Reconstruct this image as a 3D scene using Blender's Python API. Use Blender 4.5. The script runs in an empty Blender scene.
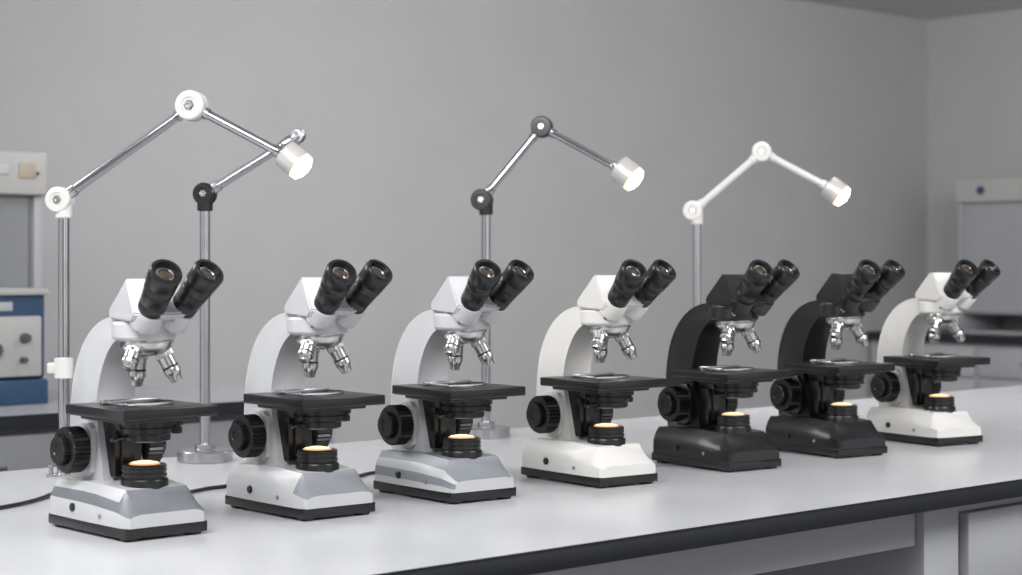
import bpy, bmesh, math
from mathutils import Matrix, Vector
R=math.radians
scene=bpy.context.scene
COL=scene.collection
scene.view_settings.view_transform='Standard'
FPX=1800.0; CAMZ=1.3; TOP=0.9; HOR=260.0
TH=R(42.08)
L=Vector((math.cos(TH),math.sin(TH),0)); N=Vector((-math.sin(TH),math.cos(TH),0))
P0=Vector((-0.2045,2.286,0))-N*0.02

# ---------------- materials ----------------
def mat(name,col,rough=0.5,metal=0.0,var=0.04,scale=30,bump=0.0,coat=0.0,emit=None,es=0,trans=0.0,alpha=1.0):
    m=bpy.data.materials.new(name); m.use_nodes=True
    nt=m.node_tree; b=nt.nodes['Principled BSDF']
    tc=nt.nodes.new('ShaderNodeTexCoord'); nz=nt.nodes.new('ShaderNodeTexNoise')
    nz.inputs['Scale'].default_value=scale; nz.inputs['Detail'].default_value=4
    nt.links.new(tc.outputs['Object'],nz.inputs['Vector'])
    rp=nt.nodes.new('ShaderNodeValToRGB')
    rp.color_ramp.elements[0].position=0.3; rp.color_ramp.elements[1].position=0.7
    rp.color_ramp.elements[0].color=tuple(c*(1-var) for c in col)+(1,)
    rp.color_ramp.elements[1].color=tuple(min(1,c*(1+var)) for c in col)+(1,)
    nt.links.new(nz.outputs['Fac'],rp.inputs['Fac']); nt.links.new(rp.outputs['Color'],b.inputs['Base Color'])
    b.inputs['Roughness'].default_value=rough; b.inputs['Metallic'].default_value=metal
    b.inputs['Coat Weight'].default_value=coat
    b.inputs['Transmission Weight'].default_value=trans
    b.inputs['Alpha'].default_value=alpha
    if emit: 
        b.inputs['Emission Color'].default_value=tuple(emit)+(1,); b.inputs['Emission Strength'].default_value=es
    if bump>0:
        bp=nt.nodes.new('ShaderNodeBump'); bp.inputs['Strength'].default_value=bump; bp.inputs['Distance'].default_value=0.002
        nt.links.new(nz.outputs['Fac'],bp.inputs['Height']); nt.links.new(bp.outputs['Normal'],b.inputs['Normal'])
    return m
M={}
M['white']=mat('white_enamel',(0.66,0.645,0.62),0.38,coat=0.15,var=0.015)
M['ltgray']=mat('light_grey_enamel',(0.50,0.505,0.515),0.38,coat=0.15,var=0.02)
M['panel']=mat('steel_grey_paint',(0.17,0.18,0.20),0.38,metal=0.1,var=0.03)
M['front']=mat('mid_grey_paint',(0.24,0.25,0.27),0.38,metal=0.1,var=0.03)
M['silver']=mat('silver_paint',(0.24,0.255,0.28),0.40,metal=0.1,var=0.03)
M['black']=mat('black_satin',(0.009,0.009,0.010),0.33,coat=0.05,var=0.1)
M['blackbody']=mat('black_enamel',(0.009,0.0093,0.0105),0.33,var=0.1,coat=0.1)
M['rubber']=mat('black_rubber',(0.008,0.008,0.009),0.32,var=0.1)
M['chrome']=mat('chrome',(0.52,0.52,0.54),0.12,metal=1.0,var=0.02)
M['steel']=mat('brushed_steel',(0.50,0.50,0.52),0.27,metal=1.0,var=0.05)
M['objm']=mat('satin_objective_metal',(0.54,0.53,0.52),0.27,metal=1.0,var=0.05)
M['lens']=mat('coated_lens',(0.05,0.032,0.02),0.06,metal=0.2,coat=1.0,var=0.3,scale=60)
M['glow']=mat('warm_lamp_glass',(0.2,0.13,0.06),0.3,emit=(1.0,0.83,0.56),es=1.4)
M['glowrim']=mat('warm_lamp_rim',(0.2,0.1,0.04),0.3,emit=(1.0,0.55,0.24),es=0.9)
M['lampglow']=mat('lit_lamp_diffuser',(1,0.9,0.8),0.3,emit=(1.0,0.88,0.68),es=22)
M['lamprim']=mat('lit_lamp_rim',(1,0.8,0.6),0.3,emit=(1.0,0.70,0.42),es=1.3)
M['glass']=mat('slide_glass',(0.5,0.54,0.54),0.10,coat=0.5,var=0.02)
M['top']=mat('white_laminate',(0.545,0.55,0.568),0.22,var=0.012,scale=8)
M['edge']=mat('black_edge_band',(0.014,0.016,0.019),0.4,var=0.1)
M['wall']=mat('grey_plaster',(0.46,0.452,0.458),0.8,var=0.025,scale=3,bump=0.15)
M['ceil']=mat('ceiling_paint',(0.62,0.62,0.63),0.85,var=0.02,scale=3)
M['floor']=mat('grey_vinyl_floor',(0.20,0.20,0.21),0.45,var=0.08,scale=6)
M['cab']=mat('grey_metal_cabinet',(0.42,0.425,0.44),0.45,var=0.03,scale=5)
M['hoodbody']=mat('pale_grey_metal',(0.36,0.365,0.38),0.45,var=0.03,scale=5)
M['cabdk']=mat('dark_grey_metal',(0.08,0.083,0.09),0.5,var=0.05,scale=5)
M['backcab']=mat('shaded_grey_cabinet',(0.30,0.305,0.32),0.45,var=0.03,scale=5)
M['backtop']=mat('grey_worktop',(0.36,0.37,0.39),0.4,var=0.03)
M['blue']=mat('blue_paint',(0.03,0.07,0.14),0.4,var=0.05)
M['offwhite']=mat('offwhite_plastic',(0.46,0.455,0.44),0.45,var=0.02)
M['hoodglass']=mat('tinted_sash',(0.36,0.365,0.38),0.25,var=0.03,scale=4,coat=0.2)
M['shadeglass']=mat('recess_shade_sash',(0.22,0.225,0.235),0.25,var=0.03,scale=4,coat=0.2)  # darker sash copy; shade of the left hood's recess put into its colour
M['beige']=mat('beige_label',(0.40,0.34,0.26),0.5)
M['lamphead']=mat('pale_metal_shade',(0.66,0.64,0.61),0.28,metal=0.4,var=0.02)

# ---------------- mesh helpers ----------------
def finish(bm,name,mats,parent=None,angle=32,label=None,smooth=True):
    bmesh.ops.recalc_face_normals(bm,faces=bm.faces[:])
    for f in bm.faces: f.smooth=smooth
    for e in bm.edges:
        if len(e.link_faces)==2 and e.calc_face_angle(0)>R(angle): e.smooth=False
    me=bpy.data.meshes.new(name); bm.to_mesh(me); bm.free()
    for m in mats: me.materials.append(m)
    o=bpy.data.objects.new(name,me); COL.objects.link(o)
    if parent: o.parent=parent
    if label: o['label']=label
    return o
def empty(name,loc,yaw=0,**kw):
    e=bpy.data.objects.new(name,None); COL.objects.link(e)
    e.location=loc; e.rotation_euler=(0,0,yaw); e.empty_display_size=0.05
    for k,v in kw.items(): e[k]=v
    return e
def add_lathe(bm,prof,Mx=Matrix(),seg=36,knurl=(),mi=None,depth=0.93):
    rings=[]
    for i,(r,z) in enumerate(prof):
        if r<=1e-6: rings.append([bm.verts.new(Mx@Vector((0,0,z)))]); continue
        ring=[]
        for s in range(seg):
            a=2*math.pi*s/seg; rr=r
            if i in knurl and s%2: rr=r*depth
            ring.append(bm.verts.new(Mx@Vector((rr*math.cos(a),rr*math.sin(a),z))))
        rings.append(ring)
    for i in range(len(prof)-1):
        a,b=rings[i],rings[i+1]; k=0 if mi is None else mi[i]
        for s in range(seg):
            t=(s+1)%seg
            if len(a)==1 and len(b)==1: continue
            if len(a)==1: f=bm.faces.new((a[0],b[s],b[t]))
            elif len(b)==1: f=bm.faces.new((a[s],a[t],b[0]))
            else: f=bm.faces.new((a[s],a[t],b[t],b[s]))
            f.material_index=k
    for ring,flag in ((rings[0],0),(rings[-1],1)):
        if len(ring)>1:
            f=bm.faces.new(ring); f.material_index=0 if mi is None else mi[-1 if flag else 0]
def axisM(p,d):
    d=Vector(d).normalized(); return Matrix.Translation(Vector(p))@d.to_track_quat('Z','Y').to_matrix().to_4x4()
def add_box(bm,lo,hi,bev=0.0,Mx=Matrix(),mi=0,seg=2):
    x0,y0,z0=lo; x1,y1,z1=hi
    vs=[bm.verts.new(Mx@Vector(p)) for p in ((x0,y0,z0),(x1,y0,z0),(x1,y1,z0),(x0,y1,z0),(x0,y0,z1),(x1,y0,z1),(x1,y1,z1),(x0,y1,z1))]
    fs=[bm.faces.new([vs[i] for i in q]) for q in ((0,3,2,1),(4,5,6,7),(0,1,5,4),(1,2,6,5),(2,3,7,6),(3,0,4,7))]
    for f in fs: f.material_index=mi
    if bev>0:
        es=list({e for f in fs for e in f.edges})
        bmesh.ops.bevel(bm,geom=es,offset=bev,segments=seg,affect='EDGES',profile=0.5)
def add_prism(bm,pts,wf,bev=0.0,seg=2):
    g=wf if callable(wf) else (lambda z:wf)
    a=[bm.verts.new((x,-g(z),z)) for x,z in pts]; b=[bm.verts.new((x,g(z),z)) for x,z in pts]
    n=len(pts); f0=bm.faces.new(a); f1=bm.faces.new(b[::-1])
    caps=set(f0.edges)|set(f1.edges)
    for i in range(n): bm.faces.new((a[i],b[i],b[(i+1)%n],a[(i+1)%n]))
    if bev>0: bmesh.ops.bevel(bm,geom=list(caps),offset=bev,segments=seg,affect='EDGES',profile=0.5)
def catmull(pts,n=5):
    out=[]
    for i in range(len(pts)-1):
        p0=pts[max(i-1,0)];p1=pts[i];p2=pts[i+1];p3=pts[min(i+2,len(pts)-1)]
        for k in range(n):
            t=k/n
            out.append(tuple(0.5*((2*p1[j])+(-p0[j]+p2[j])*t+(2*p0[j]-5*p1[j]+4*p2[j]-p3[j])*t*t+(-p0[j]+3*p1[j]-3*p2[j]+p3[j])*t**3) for j in range(len(p1))))
    out.append(pts[-1]); return out
def tube(name,pts,r,m,parent=None,n=8,label=None,seg=12):
    P=[Vector(p) for p in catmull([tuple(p) for p in pts],n)] if n>1 else [Vector(p) for p in pts]
    bm=bmesh.new(); rings=[]
    for i,p in enumerate(P):
        d=(P[min(i+1,len(P)-1)]-P[max(i-1,0)]).normalized()
        up=Vector((0,0,1)) if abs(d.z)<0.95 else Vector((1,0,0))
        u=d.cross(up).normalized(); v=u.cross(d)
        rings.append([bm.verts.new(p+r*(math.cos(2*math.pi*s/seg)*u+math.sin(2*math.pi*s/seg)*v)) for s in range(seg)])
    for a,b in zip(rings,rings[1:]):
        for s in range(seg): bm.faces.new((a[s],a[(s+1)%seg],b[(s+1)%seg],b[s]))
    bm.faces.new(rings[0]); bm.faces.new(rings[-1])
    return finish(bm,name,[m],parent,label=label)

# ---------------- microscope ----------------
def microscope(corner,yaw,body,headm,trim,label):
    F=Vector((math.cos(yaw),math.sin(yaw),0)); LL=Vector((-math.sin(yaw),math.cos(yaw),0))
    d=720.0/(corner[1]-HOR); c=Vector(((corner[0]-511)/FPX*d,d,TOP))
    org=c-0.111*F+0.067*LL
    e=empty('microscope',org,yaw,label=label,category='microscope',group='row of binocular microscopes on the bench')
    B=M[body]; H=M[headm]; T=M[trim]
    bm=bmesh.new()
    # rings: bottom, band top, side top, chamfer, top
    st=[(-0.115,0.060,0.044,0.056,0.054,0.050,0.056),
        (-0.108,0.067,0.046,0.061,0.060,0.053,0.070),
        (-0.020,0.069,0.046,0.062,0.061,0.054,0.074),
        ( 0.020,0.069,0.045,0.062,0.060,0.053,0.074),
        ( 0.084,0.068,0.041,0.061,0.054,0.050,0.070),
        ( 0.094,0.067,0.039,0.060,0.047,0.048,0.056),
        ( 0.110,0.065,0.035,0.058,0.039,0.046,0.042),
        ( 0.115,0.060,0.033,0.055,0.036,0.043,0.038)]
    rings=[]
    for X,w,zs,wm,zm,wt,zt in st:
        zb=0.019+(zs-0.019)*0.42
        rings.append([bm.verts.new(v) for v in ((X,-w-0.001,0.019),(X,-w-0.001,zb),(X,-w,zs),(X,-wm,zm),(X,-wt,zt),(X,wt,zt),(X,wm,zm),(X,w,zs),(X,w+0.001,zb),(X,w+0.001,0.019))])
    for i in range(len(rings)-1):
        a,b=rings[i],rings[i+1]
        for s in range(10):
            f=bm.faces.new((a[s],a[(s+1)%10],b[(s+1)%10],b[s]))
            if trim=='silver' and s in(1,7,3,4,5): f.material_index=1
            if trim=='panel' and (s in(2,6) or (s in(3,4,5) and i>=4)): f.material_index=1
            if trim=='front' and s in(2,3,4,5,6) and i>=4: f.material_index=1
    bm.faces.new(rings[0]); ff=bm.faces.new(rings[-1])
    es=[ed for ed in bm.edges if ed.calc_face_angle(0)>R(18)]
    bmesh.ops.bevel(bm,geom=es,offset=0.0011,segments=2,affect='EDGES')
    finish(bm,'base',[B,T],e,angle=24)
    bm=bmesh.new()
    add_box(bm,(-0.114,-0.068,0.004),(0.114,0.068,0.0195),0.002)
    finish(bm,'base_plate',[M['black']],e,label='black base plate')
    for fx in(-0.096,0.098):
        for fy in(-0.052,0.052):
            bm=bmesh.new(); add_lathe(bm,[(0.012,0),(0.0135,0.002),(0.0135,0.0065)],Matrix.Translation((fx,fy,0)),24)
            finish(bm,'foot',[M['rubber']],e,label='black rubber foot')
    bm=bmesh.new(); add_lathe(bm,[(0.0065,0),(0.0065,0.003),(0.005,0.004),(0,0.004)],axisM((-0.035,-0.0685,0.036),(0,-1,0)),20)
    finish(bm,'power_switch',[M['black']],e,label='round black switch')
    bm=bmesh.new(); add_lathe(bm,[(0.0035,0),(0.0035,0.003),(0,0.003)],axisM((0.045,-0.0682,0.031),(0,-1,0)),16)
    finish(bm,'power_socket',[M['steel']],e)
    # arm
    outer=catmull([(-0.100,0.060),(-0.108,0.11),(-0.111,0.155),(-0.109,0.195),(-0.100,0.235),(-0.081,0.270),(-0.052,0.297),(-0.015,0.313),(0.03,0.319)],5)
    inner=catmull([(0.03,0.286),(0.013,0.279),(-0.004,0.264),(-0.018,0.242),(-0.028,0.215),(-0.032,0.188),(-0.029,0.16),(-0.019,0.12),(-0.002,0.060)],5)
    bm=bmesh.new(); add_prism(bm,outer+inner,lambda z:0.036-(z-0.06)/0.26*0.008,0.006,3)
    finish(bm,'arm',[B],e,angle=34)
    bm=bmesh.new(); add_prism(bm,[(-0.070,0.110),(-0.080,0.118),(-0.080,0.150),(-0.070,0.158),(-0.040,0.158),(-0.032,0.150),(-0.032,0.085),(-0.040,0.078),(-0.070,0.078)],0.042,0.003,2)
    finish(bm,'gear_housing',[B],e,angle=28)
    bm=bmesh.new(); add_box(bm,(-0.034,-0.023,0.080),(0.005,0.023,0.178),0.002)
    add_box(bm,(0.000,-0.014,0.088),(0.011,0.014,0.180),0.0015)
    add_box(bm,(-0.018,-0.030,0.150),(0.03,0.030,0.172),0.003)
    finish(bm,'focus_rack',[M['black']],e,label='black focusing slide')
    for sgn in(-1,1):
        bm=bmesh.new()
        add_lathe(bm,[(0.018,0.034),(0.018,0.047),(0.032,0.048),(0.0345,0.050),(0.0345,0.074),(0.0325,0.076),(0.0250,0.0765),(0.0245,0.074),(0.0215,0.074),(0.0215,0.085),(0.020,0.087),(0.010,0.087),(0.009,0.085),(0,0.085)],
            axisM((-0.052,0,0.119),(0,sgn,0)),64,knurl=(3,4,8,9),depth=0.93)
        finish(bm,'focus_knob',[M['rubber']],e,angle=20,label='ribbed black focus knob')
    # stage
    bm=bmesh.new(); add_box(bm,(-0.044,-0.077,0.1725),(0.124,0.080,0.188),0.002)
    add_box(bm,(-0.030,-0.060,0.166),(0.100,0.060,0.173),0.002)
    sg=finish(bm,'stage',[M['black']],e,label='flat black specimen stage')
    bm=bmesh.new(); add_lathe(bm,[(0.021,0.1878),(0.021,0.1890),(0.011,0.1890),(0.010,0.1884),(0,0.1884)],Matrix.Translation((0.055,0,0)),40)
    finish(bm,'stage_insert',[M['steel']],sg,label='steel ring insert')
    bm=bmesh.new(); add_box(bm,(0.042,-0.034,0.1891),(0.066,0.036,0.1902),0.0003)
    finish(bm,'specimen_slide',[M['glass']],sg,label='clear glass specimen slide')
    bm=bmesh.new(); add_box(bm,(0.008,-0.050,0.188),(0.018,0.046,0.195),0.0015)
    add_box(bm,(0.016,-0.044,0.1885),(0.064,-0.036,0.1930),0.001)
    pts=catmull([(0.018,0.044),(0.043,0.050),(0.064,0.040),(0.068,0.030)],5)
    for (x0,y0),(x1,y1) in zip(pts,pts[1:]):
        dd=Vector((x1-x0,y1-y0,0)); Mx=Matrix.Translation((x0,y0,0))@Matrix.Rotation(math.atan2(dd.y,dd.x),4,'Z')
        add_box(bm,(-0.001,-0.0022,0.189),(dd.length+0.001,0.0022,0.1922),0,Mx)
    finish(bm,'slide_holder',[M['steel']],sg,label='metal slide clamp')
    bm=bmesh.new()
    add_lathe(bm,[(0.004,0.168),(0.004,0.164),(0.0095,0.163),(0.0095,0.155),(0.006,0.154),(0.006,0.152),(0.008,0.151),(0.008,0.143),(0.005,0.142)],Matrix.Translation((0.045,0.058,0)),40,knurl=(2,3,6,7))
    finish(bm,'stage_knob',[M['black']],sg)
    # condenser
    bm=bmesh.new(); add_lathe(bm,[(0.034,0.168),(0.042,0.167),(0.042,0.160),(0.037,0.159),(0.037,0.157),(0.040,0.156),(0.040,0.149),(0.036,0.148),(0.034,0.146),(0.034,0.138),(0.031,0.136),(0.018,0.1355),(0.017,0.139),(0,0.139)],Matrix.Translation((0.058,0,0)),56,knurl=(5,6),depth=0.975)
    add_lathe(bm,[(0.002,0),(0.002,0.022),(0.0035,0.024),(0.0035,0.032),(0,0.033)],axisM((0.058,-0.034,0.145),(0.35,-0.93,-0.1)),12)
    finish(bm,'condenser',[M['black']],e,label='black condenser with iris lever')
    # illuminator
    bm=bmesh.new(); add_lathe(bm,[(0.0345,0.066),(0.0345,0.079),(0.0335,0.081),(0.0305,0.081),(0.0305,0.083),(0.0325,0.084),(0.0325,0.0885),(0.0308,0.0892),(0.0308,0.0910),(0.0322,0.0917),(0.0322,0.0960),(0.0308,0.0965),(0.0308,0.0975),(0.0318,0.0980),(0.0318,0.1005),(0.0300,0.102),(0.0230,0.102),(0.0225,0.1005),(0,0.1005)],Matrix.Translation((0.051,0,0)),64)
    il=finish(bm,'illuminator',[M['black']],e,angle=40,label='black ringed illuminator')
    bm=bmesh.new(); add_lathe(bm,[(0.0223,0.100),(0.0223,0.1024),(0.0200,0.1040),(0.0190,0.1044),(0.010,0.1062),(0,0.1068)],Matrix.Translation((0.051,0,0)),40,mi=[1,1,0,0,0])
    finish(bm,'illuminator_lens',[M['glow'],M['glowrim']],il,label='glowing warm lens')
    # head
    bm=bmesh.new()
    add_lathe(bm,[(0.030,0.280),(0.038,0.282),(0.046,0.285),(0.048,0.288),(0.048,0.307),(0.046,0.310),(0.041,0.311),(0.041,0.318)],Matrix.Translation((0.052,0,0)),64)
    def P(x,y,z): return bm.verts.new((x,y,z))
    lev=[[(0.002,0.039,0.314),(0.120,0.049,0.311)],[(0.000,0.040,0.326),(0.134,0.052,0.323)],[(0.042,0.034,0.373),(0.097,0.045,0.372)]]
    rr=[]
    for (xa,ya,za),(xb,yb,zb) in lev:
        rr.append([P(xa,-ya*0.60,za),P(xa+0.016,-ya,za),P(xb-0.024,-yb,zb),P(xb,-yb*0.55,zb),P(xb-0.006,0,zb),P(xb,yb*0.55,zb),P(xb-0.024,yb,zb),P(xa+0.016,ya,za),P(xa,ya*0.60,za)])
    nn=9
    for a,b in zip(rr,rr[1:]):
        for s in range(nn): bm.faces.new((a[s],a[(s+1)%nn],b[(s+1)%nn],b[s]))
    f1=bm.faces.new(rr[0]); f2=bm.faces.new(rr[-1])
    es=list({ed for r in rr for v in r for ed in v.link_edges})
    bmesh.ops.bevel(bm,geom=es,offset=0.0024,segments=2,affect='EDGES')
    eps=[]
    TL=0.083
    for sy in(-1,1):
        topc=Vector((0.171,sy*0.0358,0.3855)); botc=Vector((0.171-0.072,sy*0.0238,0.3855-0.068))
        dv=(topc-botc).normalized(); b0=topc-dv*TL; eps.append((b0,dv))
        add_lathe(bm,[(0.0235,-0.028),(0.0228,-0.003),(0.0212,0.001),(0.017,0.001)],axisM(b0,dv),48)
    hd=finish(bm,'viewing_head',[H],e,angle=24)
    bm=bmesh.new(); add_lathe(bm,[(0.0415,0.3100),(0.0418,0.3125),(0.0412,0.3128)],Matrix.Translation((0.052,0,0)),48)
    add_lathe(bm,[(0.0045,0),(0.0045,0.003),(0.003,0.004),(0,0.004)],axisM((0.052+0.047*0.75,-0.047*0.66,0.298),(0.75,-0.66,0)),20)
    finish(bm,'head_clamp',[M['steel']],hd,label='steel clamp ring with screw')
    for b0,dv in eps:
        bm=bmesh.new()
        add_lathe(bm,[(0.0186,0.0),(0.0196,0.002),(0.0200,0.014),(0.0190,0.0155),(0.0190,0.0175),(0.0203,0.019),(0.0212,0.038),(0.0200,0.0395),(0.0200,0.0425),(0.0222,0.044),(0.0228,0.054),(0.0220,0.0555),(0.0230,0.057),(0.0238,0.074),(0.0240,0.079),(0.0220,0.0825),(0.0196,0.083),(0.0178,0.0825),(0.0152,0.076),(0.0140,0.073),(0,0.073)],axisM(b0,dv),64)
        ep=finish(bm,'eyepiece',[M['rubber']],hd,angle=40,label='black rubber-rimmed eyepiece tube')
        bm=bmesh.new(); add_lathe(bm,[(0.0135,0.0725),(0.0135,0.0750),(0.0110,0.0752),(0.0105,0.0744)],axisM(b0,dv),32)
        finish(bm,'lens_ring',[M['steel']],ep,label='metal lens ring')
        bm=bmesh.new(); add_lathe(bm,[(0.0108,0.0735),(0.0108,0.0745),(0.006,0.0762),(0,0.0768)],axisM(b0,dv),32)
        finish(bm,'eyepiece_lens',[M['lens']],ep,label='dark coated ocular lens')
    # nosepiece: conical turret
    na=Vector((math.sin(R(8)),0.04,-math.cos(R(8)))).normalized(); nc=Vector((0.057,0,0.287))
    NM=axisM(nc,na)
    bm=bmesh.new(); add_lathe(bm,[(0.030,0),(0.036,0.001),(0.0385,0.004),(0.0385,0.011),(0.0365,0.013),(0.034,0.018),(0.027,0.025),(0.018,0.028),(0,0.029)],NM,88,knurl=(2,3),depth=0.975)
    ns=finish(bm,'nosepiece',[M['objm']],e,angle=50,label='chrome revolving nosepiece')
    for az,ln,ti in((210,1.0,5),(57,0.97,27),(-68,0.64,30)):
        a=R(az); out=Vector((math.cos(a),math.sin(a),0))
        o=Vector((0.057,0,0.2695))+out*0.021
        if az==210: o=Vector((0.046,-0.006,0.2690))
        if az==-68: o=Vector((0.057,0,0.2725))+out*0.027
        dr=Vector((out.x*math.sin(R(ti)),out.y*math.sin(R(ti)),-math.cos(R(ti))))
        bm=bmesh.new(); k=ln
        add_lathe(bm,[(0.0118,-0.004),(0.0120,0.004*k),(0.0134,0.005*k),(0.0134,0.012*k),(0.0120,0.013*k),(0.0120,0.028*k),(0.0122,0.031*k),(0.0128,0.032*k),(0.0128,0.039*k),(0.0112,0.041*k),(0.0090,0.048*k),(0.0085,0.053*k),(0.0060,0.054*k),(0,0.054*k)],axisM(o,dr),48,knurl=(2,3),
            mi=[0,0,0,0,0,1,0,0,0,0,0,0,0])
        finish(bm,'objective',[M['objm'],M['black']],ns,label='chrome objective lens')
    return e

yaws=[-47.9,-49.5,-51.5,-53,-55,-57,-58.5]
spec=[((125,543),'ltgray','ltgray','panel','pale grey binocular microscope with black stage beside a jointed lamp'),
 ((303,522),'ltgray','ltgray','front','pale grey binocular microscope with a grey front panel on its base'),
 ((451,505),'ltgray','ltgray','silver','pale grey binocular microscope with silver-grey base bands'),
 ((599,489),'white','white','white','all-white binocular microscope with black stage and eyepieces'),
 ((728,473),'blackbody','blackbody','blackbody','all-black binocular microscope with chrome objectives'),
 ((838,459),'blackbody','blackbody','blackbody','all-black binocular microscope with chrome objectives'),
 ((937,447),'white','white','white','white binocular microscope at the end of the row')]
scopes=[microscope(c,R(y),b,h,t,l) for y,(c,b,h,t,l) in zip(yaws,spec)]

# ---------------- lamps ----------------
def lamp(basepx,depth,j1,j2,hp,hd,jm1,jm2,headm,armm,basetype,label,collar=None,lit=True,jr=0.022,headscale=1.0,j2r=None):
    def w(p,dy=0): return Vector(((p[0]-511)/FPX*depth,depth+dy,CAMZ-(p[1]-HOR)/FPX*depth))
    b=w(basepx); b.z=TOP
    e=empty('articulated_lamp',b,0,label=label,category='lamp',group='articulated lamps behind the microscopes')
    def l(v): return v-b
    J1=l(w(j1)); J2=l(w(j2)); HP=l(w(hp))
    bm=bmesh.new()
    if basetype=='disc': add_lathe(bm,[(0.053,0),(0.055,0.002),(0.055,0.020),(0.052,0.023),(0.022,0.024),(0.020,0.026),(0.020,0.034),(0.015,0.036)],Matrix(),48)
    else:
        add_lathe(bm,[(0.016,0),(0.017,0.002),(0.017,0.006),(0.013,0.008),(0.013,0.02),(0.011,0.022)],Matrix(),32)
        add_box(bm,(-0.030,-0.012,0),(0.0,0.012,0.006),0.001)
        add_lathe(bm,[(0.004,0.0),(0.004,0.018),(0.006,0.019),(0.006,0.023),(0,0.024)],Matrix.Translation((-0.024,0,0)),16)
    finish(bm,'lamp_base',[M['steel']],e,label='polished metal base')
    bm=bmesh.new(); add_lathe(bm,[(0.0102,0.004),(0.0102,J1.z-0.015)],Matrix.Translation((0,0,0)),28)
    finish(bm,'pole',[M['chrome'] if armm=='chrome' else M['steel']],e,label='upright chrome pole')
    if collar:
        bm=bmesh.new(); zc=CAMZ-(collar-HOR)/FPX*depth-TOP
        add_lathe(bm,[(0.0095,-0.020),(0.0175,-0.018),(0.0175,0.018),(0.0095,0.020)],Matrix.Translation((0,0,zc)),28)
        add_box(bm,(-0.03,-0.008,zc-0.010),(-0.010,0.008,zc+0.010),0.003)
        finish(bm,'pole_clamp',[M['white']],e,label='white clamp collar')
    def joint(P,m,r,name='joint'):
        bm=bmesh.new(); D=(-0.22,-1,0.05)
        add_lathe(bm,[(r*0.86,-r*0.62),(r,-r*0.5),(r,-r*0.1),(r*0.9,-r*0.08),(r*0.9,r*0.02),(r,r*0.04),(r,r*0.48),(r*0.9,r*0.60),(r*0.55,r*0.61),(r*0.52,r*0.52),(0,r*0.52)],axisM(P,D),40)
        j=finish(bm,name,[M[m]],e,label=('white' if m=='white' else 'black' if m=='black' else 'grey')+' round joint')
        bm=bmesh.new(); add_lathe(bm,[(r*0.36,0),(r*0.36,r*0.60),(r*0.28,r*0.66),(r*0.12,r*0.66),(r*0.12,r*0.58),(0,r*0.58)],axisM(P,D),6)
        finish(bm,'joint_screw',[M['steel']],j)
    joint(J1,jm1,jr); joint(J2,jm2,j2r or jr)
    bm=bmesh.new(); add_lathe(bm,[(0.0135,J1.z-0.034),(0.0155,J1.z-0.032),(0.0155,J1.z-0.010),(0.012,J1.z-0.006)],Matrix(),28)
    finish(bm,'pole_cap',[M[jm1]],e)
    def arm(a,c,r=0.0086):
        d=(c-a); ln=d.length; bm=bmesh.new()
        add_lathe(bm,[(0.0095,0.012),(0.0112,0.016),(0.0112,0.034),(r,0.036),(r,ln-0.036),(0.0112,ln-0.034),(0.0112,ln-0.016),(0.0095,ln-0.012)],axisM(a,d),24)
        finish(bm,'lamp_arm',[M[armm]],e,label='slender metal arm')
    arm(J1,J2); arm(J2,HP)
    hdv=Vector(hd).normalized(); s=headscale
    bm=bmesh.new()
    add_lathe(bm,[(0.006,-0.021*s),(0.020*s,-0.0205*s),(0.0255*s,-0.018*s),(0.0268*s,-0.014*s),(0.0275*s,0.012*s),(0.0280*s,0.015*s),(0.0280*s,0.017*s),(0.0270*s,0.018*s),(0.0262*s,0.014*s),(0,0.013*s)],axisM(HP,hdv),44)
    h=finish(bm,'lamp_head',[M[headm]],e,angle=40,label='short cylindrical lamp head')
    bm=bmesh.new(); add_lathe(bm,[(0.0262*s,0.0145*s),(0.0266*s,0.023*s),(0.0245*s,0.028*s),(0.015*s,0.034*s),(0,0.037*s)],axisM(HP,hdv),32,mi=[1,1 if lit else 0,0,0])
    if lit: finish(bm,'lamp_diffuser',[M['lampglow'],M['lamprim']],h,label='bright glowing diffuser')
    else: finish(bm,'lamp_diffuser',[M['glass'],M['steel']],h)
    return e
HD=(0.74,-0.16,-0.62)
lamp((64,476),3.32,(60,200),(192,106),(292,159),HD,'white','white','lamphead','chrome','small','chrome-armed lamp with white joints and lit pale head',collar=368,headscale=1.0,jr=0.024,j2r=0.028)
lamp((205,461),3.58,(205,194),(298,136),(289,151),(-0.2,0.8,-0.6),'black','steel','steel','steel','disc','unlit metal lamp with a black joint and round base',lit=False,headscale=0.7,jr=0.022,j2r=0.014)
lamp((486,437),4.07,(482,200),(542,127),(625,172),HD,'black','black','lamphead','chrome','disc','chrome-armed lamp with black joints and lit head',headscale=1.12,jr=0.024)
lamp((697,418),4.55,(693,211),(762,152),(834,190),HD,'white','white','lamphead','white','disc','white lamp with white joints and lit head',headscale=1.08,jr=0.025)

# ---------------- bench ----------------
def bpos(t,n,z=0): return P0+L*t+N*n+Vector((0,0,z))
WT=empty('worktop',bpos(0,0,TOP-0.032),TH,label='long white laminate worktop with black edge',category='worktop')
bm=bmesh.new(); add_box(bm,(-0.9,0.003,0.029),(4.3,1.357,0.032),0); finish(bm,'work_surface',[M['top']],WT,smooth=False,label='smooth white surface')
bm=bmesh.new(); add_box(bm,(-0.903,0.0,0.0),(4.303,1.36,0.0289),0.0015)
add_box(bm,(-0.903,0.0,0.0285),(4.303,0.003,0.0318)); add_box(bm,(-0.903,1.357,0.0285),(4.303,1.36,0.0318))
finish(bm,'edge_band',[M['edge']],WT,label='black edge')
UB=TOP-0.033
FR=empty('bench_frame',bpos(0,0,0),TH,label='grey metal frame under the white worktop',category='table frame')
bm=bmesh.new(); add_box(bm,(-0.8,0.06,UB-0.07),(1.27,0.085,UB),0.002); add_box(bm,(-0.8,1.22,UB-0.06),(1.27,1.245,UB),0.002)
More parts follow.
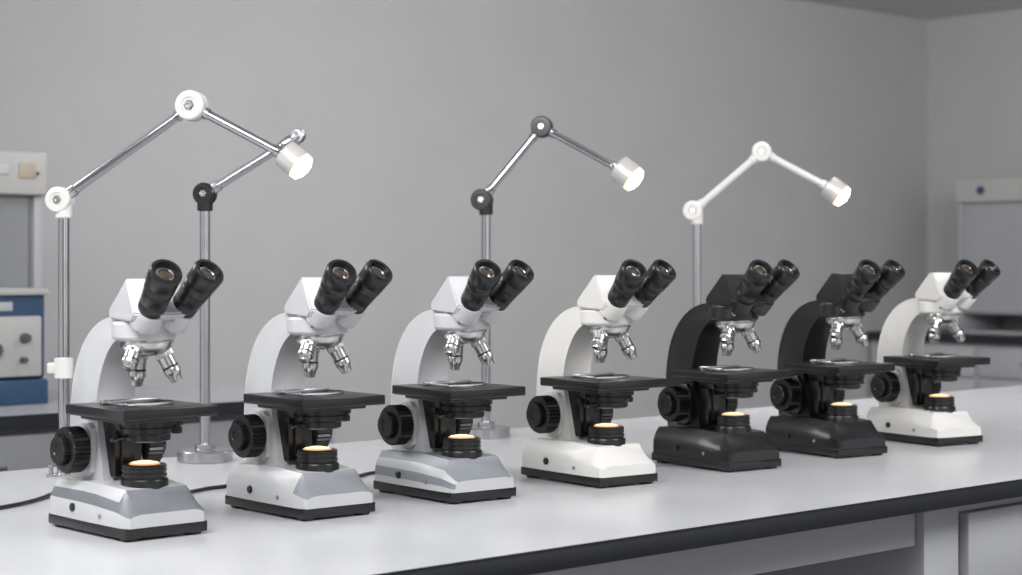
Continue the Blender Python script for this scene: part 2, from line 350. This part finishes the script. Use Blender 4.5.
finish(bm,'apron',[M['cab']],FR)
bm=bmesh.new(); add_box(bm,(-0.8,0.62,0),(1.27,0.64,UB),0.001); finish(bm,'modesty_panel',[M['cab']],FR)
bm=bmesh.new(); add_box(bm,(-0.85,0.05,0),(-0.80,1.28,UB),0.002); finish(bm,'leg',[M['cab']],FR)
bm=bmesh.new(); add_box(bm,(1.275,0.045,0),(1.380,1.28,UB),0.002); finish(bm,'leg',[M['cab']],FR)
def cabinet(loc,yaw,wd,dp,z1,label,drawers=1,doors=1,mm='cab'):
    e=empty('base_cabinet',loc,yaw,label=label,category='cabinet',group='grey metal base cabinets')
    bm=bmesh.new(); add_box(bm,(0,0.022,0.08),(wd,dp,z1),0.002); add_box(bm,(0.01,0.06,0),(wd-0.01,dp-0.02,0.08)); finish(bm,'body',[M[mm]],e)
    zt=z1-0.02; dh=0.16
    for i in range(drawers):
        bm=bmesh.new(); add_box(bm,(0.012,0,zt-dh),(wd-0.012,0.022,zt),0.003); dr=finish(bm,'drawer',[M[mm]],e)
        bm=bmesh.new(); add_box(bm,(wd/2-0.07,-0.028,zt-dh/2-0.006),(wd/2+0.07,-0.018,zt-dh/2+0.006),0.003)
        for s in(-1,1): add_box(bm,(wd/2+s*0.06-0.005,-0.02,zt-dh/2-0.005),(wd/2+s*0.06+0.005,0.001,zt-dh/2+0.005))
        finish(bm,'handle',[M['steel']],dr,label='steel bar handle')
        zt-=dh+0.012
    w2=(wd-0.024)/doors
    for i in range(doors):
        bm=bmesh.new(); add_box(bm,(0.012+i*w2+0.002,0,0.09),(0.012+(i+1)*w2-0.002,0.022,zt),0.003); dr=finish(bm,'door',[M[mm]],e)
        hx=0.012+(i+1)*w2-0.05 if i==0 else 0.012+i*w2+0.05
        bm=bmesh.new(); add_box(bm,(hx-0.006,-0.028,zt-0.2),(hx+0.006,-0.018,zt-0.06),0.003)
        for s in(0.07,0.19): add_box(bm,(hx-0.005,-0.02,zt-s-0.005),(hx+0.005,0.001,zt-s+0.005))
        finish(bm,'handle',[M['steel']],dr,label='steel bar handle')
    return e
for i in range(3):
    cabinet(bpos(1.385+i*0.85,0.035,0),TH,0.845,1.2,UB-0.001,'grey metal base cabinet under the white worktop',doors=2)

# ---------------- cables ----------------
def gp(px,py):
    d=720.0/(py-HOR); return Vector(((px-511)/FPX*d,d,TOP+0.0036))
def cable(pts,label):
    b=gp(*pts[0])
    P=[gp(*p)-b for p in pts]
    o=tube('power_cable',P,0.0034,M['rubber']); o.location=b
    o['label']=label; o['category']='cable'; o['group']='black power cables on the worktop'
cable([(-40,518),(0,510),(25,505),(45,499),(70,489),(95,487)],'black power cable lying behind a grey microscope')
cable([(178,497),(205,491),(228,488),(250,484)],'black power cable running between two grey microscopes')
cable([(345,483),(362,477),(378,474),(398,472)],'black power cable running between two grey microscopes')

# ---------------- room ----------------
CO=Vector((2.43,10.5,0)); HC=2.7
def struct(o): o['kind']='structure'; return o
def slab(name,lo,hi,m,loc,yaw):
    bm=bmesh.new(); add_box(bm,lo,hi); o=finish(bm,name,[m],smooth=False); o.location=loc; o.rotation_euler=(0,0,yaw); return struct(o)
slab('wall_back',(-11,0,0),(0.12,0.12,HC),M['wall'],CO,TH)
slab('wall_right',(0,-9,0),(0.12,0.0,HC),M['wall'],CO,TH)
slab('floor',(-11,-11,-0.1),(0.12,0.12,0),M['floor'],CO,TH)
slab('ceiling',(-11,-11,HC),(0.12,0.12,HC+0.1),M['ceil'],CO,TH)
slab('baseboard_back',(-11,-0.015,0),(-0.0,0,0.1),M['cabdk'],CO,TH)

BO=Vector((-1.31,4.6,0))
def bb(t,n,z=0): return BO+L*t+N*n+Vector((0,0,z))
e=empty('side_worktop',bb(0,0,TOP-0.034),TH,label='grey worktop with dark front edge behind the row',category='worktop')
bm=bmesh.new(); add_box(bm,(-1.2,0.004,0.028),(1.12,0.75,0.034)); finish(bm,'work_surface',[M['backtop']],e,smooth=False)
bm=bmesh.new(); add_box(bm,(-1.2,0,0),(1.12,0.75,0.0279)); add_box(bm,(-1.2,0,0.027),(1.12,0.004,0.0338)); finish(bm,'edge_band',[M['edge']],e,label='dark edge')
for i in range(3):
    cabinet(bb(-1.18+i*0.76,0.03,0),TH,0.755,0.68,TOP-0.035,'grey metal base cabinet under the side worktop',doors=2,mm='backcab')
def hood(loc,yaw,wd,dp,ht,label,emblem,glass='hoodglass'):
    e=empty('fume_hood',loc,yaw,label=label,category='fume hood')
    bm=bmesh.new()
    add_box(bm,(0,dp-0.02,0),(wd,dp,ht-0.01)); add_box(bm,(0,0.01,0),(0.03,dp-0.021,ht-0.13),0.003); add_box(bm,(wd-0.03,0.01,0),(wd,dp-0.021,ht-0.13),0.003)
    add_box(bm,(0.03,0.01,0),(wd-0.03,dp-0.021,0.02))
    finish(bm,'body',[M['hoodbody']],e)
    bm=bmesh.new(); add_box(bm,(-0.005,-0.01,ht-0.129),(wd+0.005,dp-0.021,ht),0.008,seg=3); hdr=finish(bm,'header',[M['offwhite']],e,label='off-white header panel')
    bm=bmesh.new(); add_box(bm,(0.032,0.03,0.12),(wd-0.032,0.04,ht-0.131)); finish(bm,'sash',[M[glass]],e,label='grey sliding sash')
    bm=bmesh.new(); add_box(bm,(0.032,0.022,0.105),(wd-0.032,0.046,0.12),0.002); finish(bm,'sash_rail',[M['steel']],e)
    for em in emblem:
        x,z,w,h,m,kind=em
        bm=bmesh.new()
        if kind=='box': add_box(bm,(x,-0.014,z),(x+w,-0.0101,z+h),0.001)
        else: add_lathe(bm,[(w,0),(w,0.004),(0,0.004)],axisM((x,-0.0101,z),(0,-1,0)),28)
        finish(bm,'control_panel' if kind=='box' else 'emblem',[M[m]],hdr)
    return e
hr=Vector((-1.385,5.35,0))
wdh=1.10
ho=hr-L*wdh
hood(Vector((ho.x,ho.y,TOP)),TH,wdh,0.30,0.72,'off-white benchtop fume hood behind a blue instrument',
  [(wdh-0.09,0.64,0.055,0.045,'beige','box'),(wdh-0.03,0.655,0.006,0,'cabdk','disc'),(wdh-0.16,0.65,0.04,0.03,'ltgray','box')],'shadeglass')
def instrument():
    fr=Vector((-1.290,5.01,0))
    wd=0.5; o=fr-L*wd
    e=empty('lab_instrument',(o.x,o.y,TOP),TH,label='blue-framed laboratory instrument with a pale front and knobs',category='lab instrument')
    dp=0.26; ht=0.315
    bm=bmesh.new(); add_box(bm,(0,0.012,0.070),(wd,dp,ht),0.010,seg=3); finish(bm,'housing',[M['blue']],e,label='blue housing')
    bm=bmesh.new(); add_box(bm,(-0.004,0,0.0),(wd+0.004,dp,0.0695),0.006); finish(bm,'lower_housing',[M['blue']],e,label='blue lower housing')
    bm=bmesh.new(); add_box(bm,(0.008,0.0,0.078),(wd-0.016,0.013,ht-0.070),0.006); fp=finish(bm,'front_panel',[M['offwhite']],e,label='pale front panel')
    bm=bmesh.new(); add_box(bm,(-0.004,-0.004,ht-0.012),(wd+0.004,dp+0.004,ht+0.006),0.004); finish(bm,'lid',[M['offwhite']],e,label='off-white lid')
    bm=bmesh.new(); add_box(bm,(wd-0.20,0.0085,ht-0.055),(wd-0.10,0.0125,ht-0.030),0.001); finish(bm,'display',[M['ltgray']],e,label='small pale display')
    for x,z,r in((wd-0.16,0.155,0.022),(wd-0.07,0.185,0.014),(wd-0.075,0.125,0.009),(wd-0.30,0.155,0.02)):
        bm=bmesh.new(); add_lathe(bm,[(r,0),(r,0.012),(r*0.8,0.022),(0,0.022)],axisM((x,0.0,z),(0,-1,0)),28); finish(bm,'knob',[M['cabdk']],fp,label='dark knob')
instrument()

YR=TH-math.pi/2
RL=Vector((math.sin(TH),-math.cos(TH),0))
def rb(s,n,z=0): return CO+RL*s-L*n+Vector((0,0,z))
e=empty('side_worktop',rb(0.02,0.62,TOP-0.04),YR,label='dark-edged worktop along the end wall',category='worktop')
bm=bmesh.new(); add_box(bm,(0,0,0),(3.0,0.615,0.04),0.003); finish(bm,'work_surface',[M['edge']],e)
for i in range(4):
    cabinet(rb(0.02+i*0.7,0.59,0),YR,0.695,0.58,TOP-0.041,'grey metal base cabinet along the end wall',drawers=1,doors=1,mm='cab')
hood(rb(0.50,0.45,TOP),YR,1.2,0.44,0.84,'off-white fume hood with a round blue emblem on its header',[(0.16,0.775,0.024,0,'blue','disc'),(0.42,0.74,0.12,0.05,'ltgray','box')])

# ---------------- lights ----------------
def area(loc,target,sx,sy,power,col=(1,1,1)):
    l=bpy.data.lights.new('offscreen_light','AREA'); l.shape='RECTANGLE'; l.size=sx; l.size_y=sy; l.energy=power; l.color=col
    o=bpy.data.objects.new('offscreen_light',l); COL.objects.link(o); o.location=loc
    o.rotation_euler=(Vector(target)-Vector(loc)).to_track_quat('-Z','Y').to_euler()
    return o
area((-0.7,1.6,2.6),(0.1,3.2,0.9),1.4,1.1,82)
area((1.8,2.6,2.62),(1.6,4.4,0.9),1.6,1.0,80)
area((0.4,5.0,2.6),(1.0,8.0,1.0),1.6,1.0,78)
area((2.6,6.6,2.6),(2.6,9.0,0.8),1.6,1.2,30)  # extra unseen light added to brighten the right end of the wall
area((-2.2,3.6,2.4),(0.3,3.4,1.0),0.9,0.9,26)
w=bpy.data.worlds.new('World'); scene.world=w; w.use_nodes=True
nt=w.node_tree; bg=nt.nodes['Background']; bg.inputs[1].default_value=0.85
tc=nt.nodes.new('ShaderNodeTexCoord'); nz=nt.nodes.new('ShaderNodeTexNoise'); nz.inputs['Scale'].default_value=1.6; nz.inputs['Detail'].default_value=1
mp=nt.nodes.new('ShaderNodeMapping'); mp.inputs['Scale'].default_value=(1.6,1.6,0.25)  # stretched noise, invented surroundings that put streaks in the chrome reflections
rp=nt.nodes.new('ShaderNodeValToRGB'); rp.color_ramp.elements[0].position=0.40; rp.color_ramp.elements[1].position=0.58
rp.color_ramp.elements[0].color=(0.2,0.205,0.215,1); rp.color_ramp.elements[1].color=(1.5,1.51,1.53,1)
nt.links.new(tc.outputs['Generated'],mp.inputs['Vector']); nt.links.new(mp.outputs['Vector'],nz.inputs['Vector'])
nt.links.new(nz.outputs['Fac'],rp.inputs['Fac']); nt.links.new(rp.outputs['Color'],bg.inputs[0])

# ---------------- camera ----------------
cd=bpy.data.cameras.new('camera'); cam=bpy.data.objects.new('camera',cd); COL.objects.link(cam)
cam.location=(0,0,CAMZ); cam.rotation_euler=(R(90),0,0)
cd.sensor_width=36; cd.lens=FPX/1022*36; cd.shift_y=-27.5/1022
cd.dof.use_dof=True; cd.dof.focus_distance=2.95; cd.dof.aperture_fstop=5.2
scene.camera=cam
